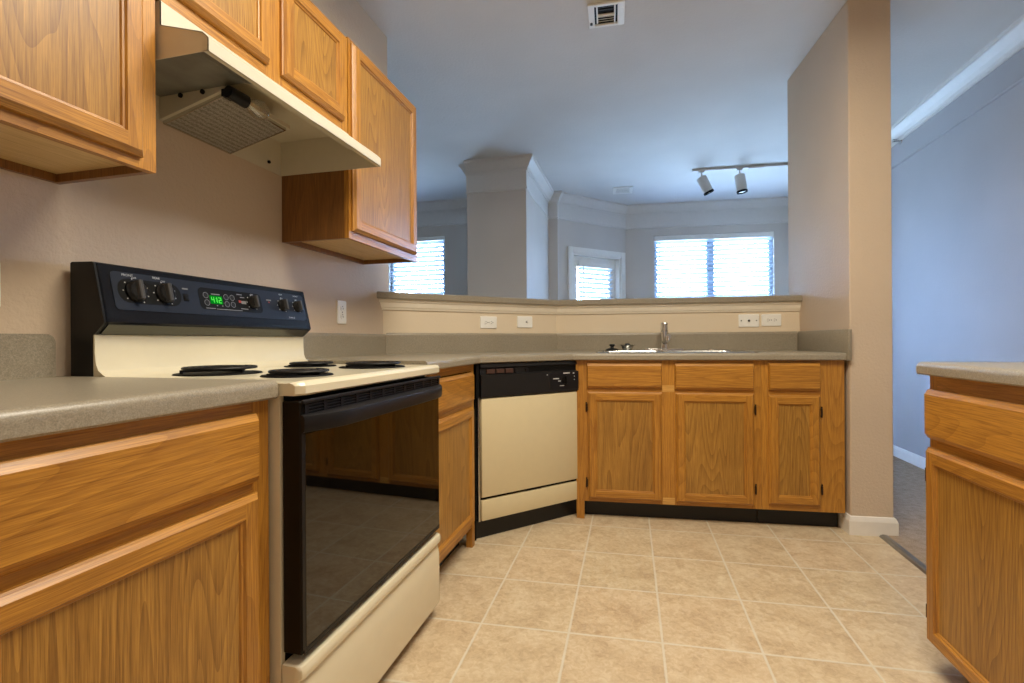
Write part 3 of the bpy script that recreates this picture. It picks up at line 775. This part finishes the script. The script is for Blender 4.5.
# ------------------------------------------------------------------ range hood
hd = thing('range_hood', 'almond range hood under the short oak cabinet over the range', 'range hood', (-.935, .888, 1.66), 90)
HW = .757
HPf = [(0, 0), (0, .030), (.016, .045), (.137, .081), (.137, .1380), (.444, .1380), (.444, .004)]
sh = MB(); sh.prism('hood_enamel', HPf, 0, HW, 0, False, (False, False), False)
for x_ in (0, HW):
    sh.b.faces.new([sh.b.verts.new((x_, *q)) for q in HPf])
sh.prism('hood_enamel', [(0, 0), (.014, 0), (.014, .004)], 0, HW, 0, False, (False, False), False)
sho = sh.build('shell', hd)
md = sho.modifiers.new('solidify', 'SOLIDIFY'); md.thickness = .0022; md.offset = -1
MB().prism('galv', [(.030, .043), (.137, .0735), (.440, .0735), (.440, .0755), (.136, .0755), (.030, .045)], .004, .250, 0).build('inner_plate', hd)
HS = [(.441, .006), (.206, .064), (.206, .076), (.441, .076)]
MB().prism('hood_enamel', HS, .248, .520, 0).build('filter_housing', hd)
fl = math.atan2(.058, .235); fm = Matrix.Translation((.258, .441, .004)) @ Matrix.Rotation(-fl, 4, 'X')
MB().box('filter', .004, .242, -.232, -.006, -.006, .001, mat=fm).box('steel', .0, .004, -.238, 0, -.008, .002, mat=fm).box('steel', .242, .246, -.238, 0, -.008, .002, mat=fm)\
    .box('steel', .004, .242, -.238, -.232, -.008, .002, mat=fm).box('steel', .004, .242, -.006, 0, -.008, .002, mat=fm).build('grease_filter', hd)
MB().cyl('black', (.225, .170, .042), (.285, .166, .040), .017, .019, 18).box('black', .238, .270, .175, .206, .040, .06).build('lamp_socket', hd)
MB().lathe('bulb', [(.012, 0), (.014, .012), (.026, .035), (.029, .05), (.024, .067), (.010, .077), (.001, .079)], n=20, mat=Matrix.Translation((.285, .166, .040)) @ Matrix.Rotation(R(90), 4, 'Y')).build('bulb', hd)
for q_ in (.28, .36): MB().cyl('black', (.2485, q_, .066), (.243, q_, .066), .007, n=10).build('screw', hd)
MB().cyl('black', (HW-.07, .44, .035), (HW-.07, .434, .035), .006, n=10).build('screw', hd)

# ------------------------------------------------------------------ dishwasher
dw = thing('dishwasher', 'almond dishwasher with black control strip set across the corner', 'dishwasher', (DA.x, DA.y, 0), DANG)
MB().box('galv', .022, .668, .02, .50, .105, .884).box('matte_black', .008, .024, -.012, .02, .716, .886).box('steel', .022, .032, -.004, .02, .1, .716).box('matte_black', .003, .022, .022, .03, .0, .88).build('body', dw)
cpn = MB().prism('dw_black', [(.02, .716), (-.020, .716), (-.024, .722), (-.024, .828), (-.010, .834), (-.010, .862), (-.020, .868), (-.016, .886), (.02, .886)], .030, .670, 0).build('control_strip', dw)
for i in range(4):
    MB().box('brown_btn' if i < 3 else 'charcoal', .066+i*.055, .112+i*.055 if i < 3 else .245, -.020, -.009, .836, .858, .002, 1).build('push_button', cpn)
MB().box('charcoal', .30, .318, -.019, -.009, .838, .856, .002, 1).box('matte_black', .322, .645, -.0105, -.009, .836, .860).build('latch', cpn)
dp = MB().box('dw_black', .446, .452, -.0252, -.0238, .735, .822).box('charcoal', .455, .655, -.0248, -.0238, .732, .826).build('dial_plate', cpn)
kk = MB().cyl('black', (.556, -.0238, .783), (.556, -.032, .783), .022, .020, 24).box('black', .551, .561, -.046, -.031, .760, .806, .002, 1).build('cycle_knob', cpn)
for x_, z_, w_, h_ in ((.475, .792, .040, .005), (.508, .778, .018, .004), (.545, .820, .045, .006), (.612, .818, .010, .006), (.62, .800, .005, .005), (.62, .782, .005, .005), (.52, .752, .03, .003), (.432, .815, .006, .005)):
    MB().box('mark', x_, x_+w_, -.0256, -.0236, z_-h_/2, z_+h_/2).build('printed_mark', cpn)
MB().box('almond_panel', .034, .674, -.018, .02, .220, .712, .004, 2).build('door_panel', dw)
MB().box('almond_panel', .034, .674, -.016, .02, .104, .206, .004, 2).build('lower_panel', dw)
MB().box('matte_black', .034, .674, .0, .02, .204, .222).box('matte_black', .30, .40, -.012, .01, .209, .217).build('seam', dw)
MB().box('toe', .010, .690, .040, .052, 0, .11).build('toe_panel', dw)

# ------------------------------------------------------------------ sink, faucet, stoppers
SM = (S0.x, S0.y)
sn = thing('kitchen_sink', 'double bowl stainless steel sink set into the counter below the bar', 'sink', (S0.x, S0.y, CT), SA)
b = MB()
xm = (SX0+SX1)/2
def bowl(b, x0, x1, d0, d1, depth=.17):
    rr = [rrect(x0, x1, d0, d1, .05), rrect(x0+.004, x1-.004, d0+.004, d1-.004, .05), rrect(x0+.012, x1-.012, d0+.012, d1-.012, .05), rrect(x0+.04, x1-.04, d0+.04, d1-.04, .04)]
    zs = (.004, -.004, -depth+.03, -depth)
    b.rings('steel', [[(x, y, z) for x, y in r_] for r_, z in zip(rr, zs)], True, (False, True), True)
B1 = (SX0+.035, xm-.018, SD0+.035, SD1-.085); B2 = (xm+.018, SX1-.035, SD0+.035, SD1-.085)
# rim: outer lip and deck with two openings
outer = rrect(SX0, SX1, SD0, SD1, .03)
b.rings('steel', [[(x, y, z) for x, y in rrect(SX0-i, SX1+i, SD0-i, SD1+i, .03)] for i, z in ((.004, .0004), (0, .004), (-.010, .0062), (-.014, .0045))], True, (False, False), True)
def deck(b, x0, x1, y0, y1): b.quad('steel', (x0, y0, .0045), (x1, y0, .0045), (x1, y1, .0045), (x0, y1, .0045))
i_ = .013
for bx in (B1, B2):
    r_ = rrect(*bx, .05); lo = [(x0_, y0_) for x0_, y0_ in r_]
    X0_, X1_ = (SX0+i_, xm) if bx is B1 else (xm, SX1-i_)
    o_ = []
    cxm, cym = (bx[0]+bx[1])/2, (bx[2]+bx[3])/2
    for x, y in lo:
        k = min(((X1_-cxm)/(x-cxm) if x > cxm else (X0_-cxm)/(x-cxm)) if abs(x-cxm) > 1e-6 else 9, ((SD1-.013-cym)/(y-cym) if y > cym else (SD0+.013-cym)/(y-cym)) if abs(y-cym) > 1e-6 else 9)
        o_.append((cxm+(x-cxm)*k, cym+(y-cym)*k))
    b.rings('steel', [[(x, y, .0045) for x, y in o_], [(x, y, .004) for x, y in lo]], True, (False, False), False)
b.build('rim', sn)
for bx in (B1, B2):
    bo = MB(); bowl(bo, *bx); bw_ = bo.build('basin', sn)
    MB().lathe('chrome', [(.045, 0), (.040, .003), (.030, .001), (.004, -.002)], ((bx[0]+bx[1])/2, (bx[2]+bx[3])/2, -.1695), caps=(False, True)).build('drain', bw_)
fz = CT+.0045
FX, FD = .515, .490
fa = thing('faucet', 'chrome single lever faucet standing at the back of the sink', 'faucet', (*sk(FX, FD), fz), SA)
b = MB(); pr = rrect(-.128, .128, -.028, .028, .027, 6)
b.rings('chrome', [[(x*k, y*k, z) for x, y in pr] for k, z in ((1, 0), (1, .006), (.95, .012), (.80, .015))], True, (True, True), True); b.build('base_plate', fa)
MB().lathe('chrome', [(.029, .012), (.026, .022), (.024, .05), (.0235, .110), (.025, .112), (.025, .118), (.023, .120)], n=24).build('body', fa)
MB().tube('chrome', [(0, -.010, .052), (0, -.05, .060), (0, -.12, .076), (0, -.180, .088)], .0165, 16).cyl('chrome', (0, -.168, .086), (0, -.172, .062), .015).build('spout', fa)
MB().lathe('chrome', [(.023, .120), (.024, .130), (.022, .164), (.023, .172), (.020, .178), (.004, .180)], n=24).box('chrome', -.011, .011, -.075, -.005, .164, .174, .004, 2).build('lever', fa)
st = thing('sink_stopper', 'black rubber sink stopper resting on the back left of the sink', 'stopper', (*sk(.185, .485), fz), SA)
MB().lathe('rubber', [(.036, 0), (.036, .004), (.026, .010), (.022, .012)], n=24).build('disc', st)
MB().lathe('rubber', [(.010, .010), (.008, .020), (.015, .026), (.016, .031), (.010, .034)], n=18).build('pull', st)
st.scale = (1.2, 1.2, 1.25)
st = thing('sink_strainer', 'dark metal basket strainer beside the rubber stopper', 'strainer', (*sk(.282, .480), fz), SA)
MB().lathe('steel', [(.020, 0), (.024, .004), (.034, .024), (.040, .027), (.041, .030), (.034, .029), (.024, .012), (.004, .010)], n=26).build('basket', st)
MB().lathe('rubber', [(.004, .010), (.004, .026), (.013, .030), (.012, .036), (.003, .038)], n=16).build('post', st)
st.scale = (1.2, 1.2, 1.25)
sb = thing('hole_cover', 'small chrome cap on the right rear of the sink deck', 'cap', (*sk(.80, .490), fz), SA)
MB().lathe('chrome', [(.024, 0), (.023, .006), (.014, .011), (.003, .012)], n=22).build('cap', sb)

# ------------------------------------------------------------------ outlets
def outlet(label, loc, deg, kind='duplex', horiz=True, w=.118, h=.076, group=None):
    t = thing('wall_outlet' if kind == 'duplex' else 'wall_plate', label, 'outlet' if kind == 'duplex' else 'wall plate', loc, deg, group)
    if not horiz: w, h = h, w
    b = MB(); rr = rrect(-w/2, w/2, -h/2, h/2, .006)
    b.rings('outlet', [[(x*k, -y, z*k) for x, z in rr] for k, y in ((1, 0.0003), (1, .004), (.95, .0065))], True, (True, True), False)
    b.build('cover_plate', t)
    if kind == 'duplex':
        for s_ in (-1, 1):
            o_ = s_*.0195
            c = (lambda x, z: (x, z)) if horiz else (lambda x, z: (z, x))
            b = MB(); pts = [(o_+.0145*math.cos(a), .0165*math.sin(a)) for a in (2*PI*k/18 for k in range(18))]
            b.rings('outlet', [[(c(x, z)[0], y, c(x, z)[1]) for x, z in pts] for y in (-.006, -.0085)], True, (False, True))
            rc_ = b.build('receptacle', t)
            b = MB()
            for dx, dz, l_ in ((-.002, -.006, .0045), (-.002, .006, .0035)):
                x, z = c(o_+dx, dz); b.box('slot', x-.0045 if horiz else x-.001, x+.0045 if horiz else x+.001, -.0089, -.0084, z-.001 if horiz else z-.0045, z+.001 if horiz else z+.0045)
            x, z = c(o_+.008, 0); b.cyl('slot', (x, -.0084, z), (x, -.0089, z), .0028, n=10)
            b.build('slots', rc_)
        MB().cyl('mark_dim', (0, -.006, 0), (0, -.0078, 0), .0032, n=10).build('screw', t)
    elif kind == 'phone':
        MB().box('slot', -.006, .006, -.009, -.006, -.006, .006).build('jack', t)
        for s_ in (-1, 1): MB().cyl('slot', (s_*.046, -.006, 0), (s_*.046, -.0078, 0), .004, n=10).build('screw', t)
    elif kind == 'toggle':
        MB().box('slot', .006, .022, -.0078, -.006, -.006, .006).box('outlet', .010, .020, -.016, -.006, -.004, .004, .001, 1).build('toggle', t)
    return t
diag = (Vector(HB1)-Vector(HB0)).normalized(); dang = math.degrees(math.atan2(diag.y, diag.x))
def dg_(s): p_ = Vector(HB0)+diag*s; return (p_.x, p_.y)
outlet('white duplex outlet on the angled half wall, nearest the range', (*dg_(.672), 1.117), dang)
outlet('white switch plate on the angled half wall, over the dishwasher', (*dg_(.945), 1.124), dang, 'toggle')
outlet('cream phone jack plate with three dark holes, right of the faucet', (*sk(1.056, .60), 1.121), SA, 'phone', w=.124, h=.082)
outlet('white duplex outlet nearest the pilaster, beside the phone jack plate', (*sk(1.192, .60), 1.123), SA)
outlet('white upright wall outlet between the range and the bar', (WX, 2.050, 1.142), 90, 'duplex', False, w=.112, h=.070)
outlet('wall outlet at the left edge of the photo, only its rim visible', (WX, .722, 1.132), 90, 'duplex', False, w=.104, h=.078)

# ------------------------------------------------------------------ ceiling fittings
vt = thing('ceiling_vent', 'white square metal air vent on the kitchen ceiling', 'vent', (-.153, 2.628, CEIL), 3)
b = MB(); vw, vh = .095, .095
for x0_, x1_, y0_, y1_ in ((-vw, -.062, -vh, vh), (.058, vw, -vh, vh), (-.062, .058, -vh, -.074), (-.062, .058, .074, vh), (-.050, .046, -.006, .006), (-.052, -.044, -.074, .074), (.040, .048, -.074, .074)):
    b.box('outlet', x0_, x1_, y0_, y1_, -.012, -.0003, .003, 1)
b.build('frame', vt)
MB().box('matte_black', -.062, .058, -.074, .074, -.003, -.0006).build('duct', vt)
for y_, m_ in ((-.055, 'slot'), (-.035, 'slot'), (.022, 'hood_enamel'), (.040, 'hood_enamel'), (.058, 'hood_enamel')):
    MB().box(m_, -.044, .040, y_-.009, y_+.009, -.004, -.002, mat=Matrix.Translation((0, y_, -.004)) @ Matrix.Rotation(R(25), 4, 'X') @ Matrix.Translation((0, -y_, .004))).build('louvre', vt)
MB().cyl('slot', (-.08, .05, -.012), (-.08, .05, -.020), .007).build('lever', vt)
sv = thing('ceiling_vent', 'small white supply vent on the far living room ceiling', 'vent', (-.16, 5.76, CEIL), 4)
MB().box('outlet', -.11, .11, -.12, -.085, -.012, -.0003, .003, 1).box('outlet', -.11, .11, .085, .12, -.012, -.0003, .003, 1).box('outlet', -.11, -.075, -.085, .085, -.012, -.0003, .003, 1).box('outlet', .075, .11, -.085, .085, -.012, -.0003, .003, 1).build('frame', sv)
b = MB().box('matte_black', -.075, .075, -.085, .085, -.003, -.0006)
b.build('duct', sv)
for k in range(5): MB().box('outlet', -.075, .075, -.066+k*.033-.007, -.066+k*.033+.007, -.010, -.005).build('louvre', sv)
tk = thing('track_light', 'white ceiling track light with tilted cylinder spotlights', 'track light', (.546, 5.27, CEIL), 4)
MB().box('track_grey', 0, 1.35, -.018, .018, -.024, -.0003, .003, 1).build('track', tk)
MB().box('track_grey', .54, .68, -.022, .022, -.032, -.0003, .003, 1).build('feed_box', tk)
def spot(x, tilt, turn):
    h = MB().box('track_grey', x-.028, x+.028, -.015, .015, -.040, -.022, .003, 1).cyl('track_grey', (x, 0, -.038), (x, 0, -.085), .008, n=12)
    ho = h.build('spot_arm', tk)
    mt = Matrix.Translation((x, 0, -.095)) @ Matrix.Rotation(R(turn), 4, 'Z') @ Matrix.Rotation(R(tilt), 4, 'Y')
    c = MB().lathe('track_grey', [(.030, .016), (.046, .010), (.050, 0), (.050, -.165), (.048, -.170)], n=28, mat=mt, caps=(True, False)).build('lamp_can', ho)
    MB().lathe('matte_black', [(.0505, -.150), (.0515, -.152), (.0515, -.172), (.046, -.172), (.044, -.150)], n=28, mat=mt, caps=(False, False)).build('rim', c)
    MB().lathe('outlet', [(.044, -.152), (.040, -.160), (.012, -.168), (.002, -.168)], n=24, mat=mt, caps=(True, True)).build('bulb', c)
spot(.092, -26, 8); spot(.455, -8, 0); spot(1.03, 16, 0)
# fire sprinkler on the right-hand wall
sp_ = thing('fire_sprinkler', 'small brass sidewall fire sprinkler under the right room crown moulding', 'sprinkler', (2.098, 4.66, 2.625), -90)
MB().lathe('chrome', [(.030, 0), (.028, .006), (.014, .010)], n=20, mat=Matrix.Rotation(R(90), 4, 'X')).build('escutcheon', sp_)
MB().cyl('steel', (0, -.008, 0), (0, -.045, 0), .008).box('steel', -.014, .014, -.055, -.050, -.004, .004).box('steel', -.014, -.011, -.050, -.02, -.003, .003).box('steel', .011, .014, -.050, -.02, -.003, .003).box('steel', -.012, .012, -.058, -.02, .012, .014).build('sprinkler_head', sp_)
# kitchen ceiling fixture, above and behind the camera
cl = thing('ceiling_light', 'rectangular box light on the kitchen ceiling', 'light', (.20, 1.25, CEIL), 0)
MB().box('white_trim', -.62, .62, -.50, .50, -.03, -.0003, .004, 2).box('white_trim', -.62, -.60, -.50, .50, -.10, -.03).box('white_trim', .60, .62, -.50, .50, -.10, -.03).box('white_trim', -.60, .60, -.50, -.485, -.10, -.03).box('white_trim', -.60, .60, .485, .50, -.10, -.03).build('housing', cl)
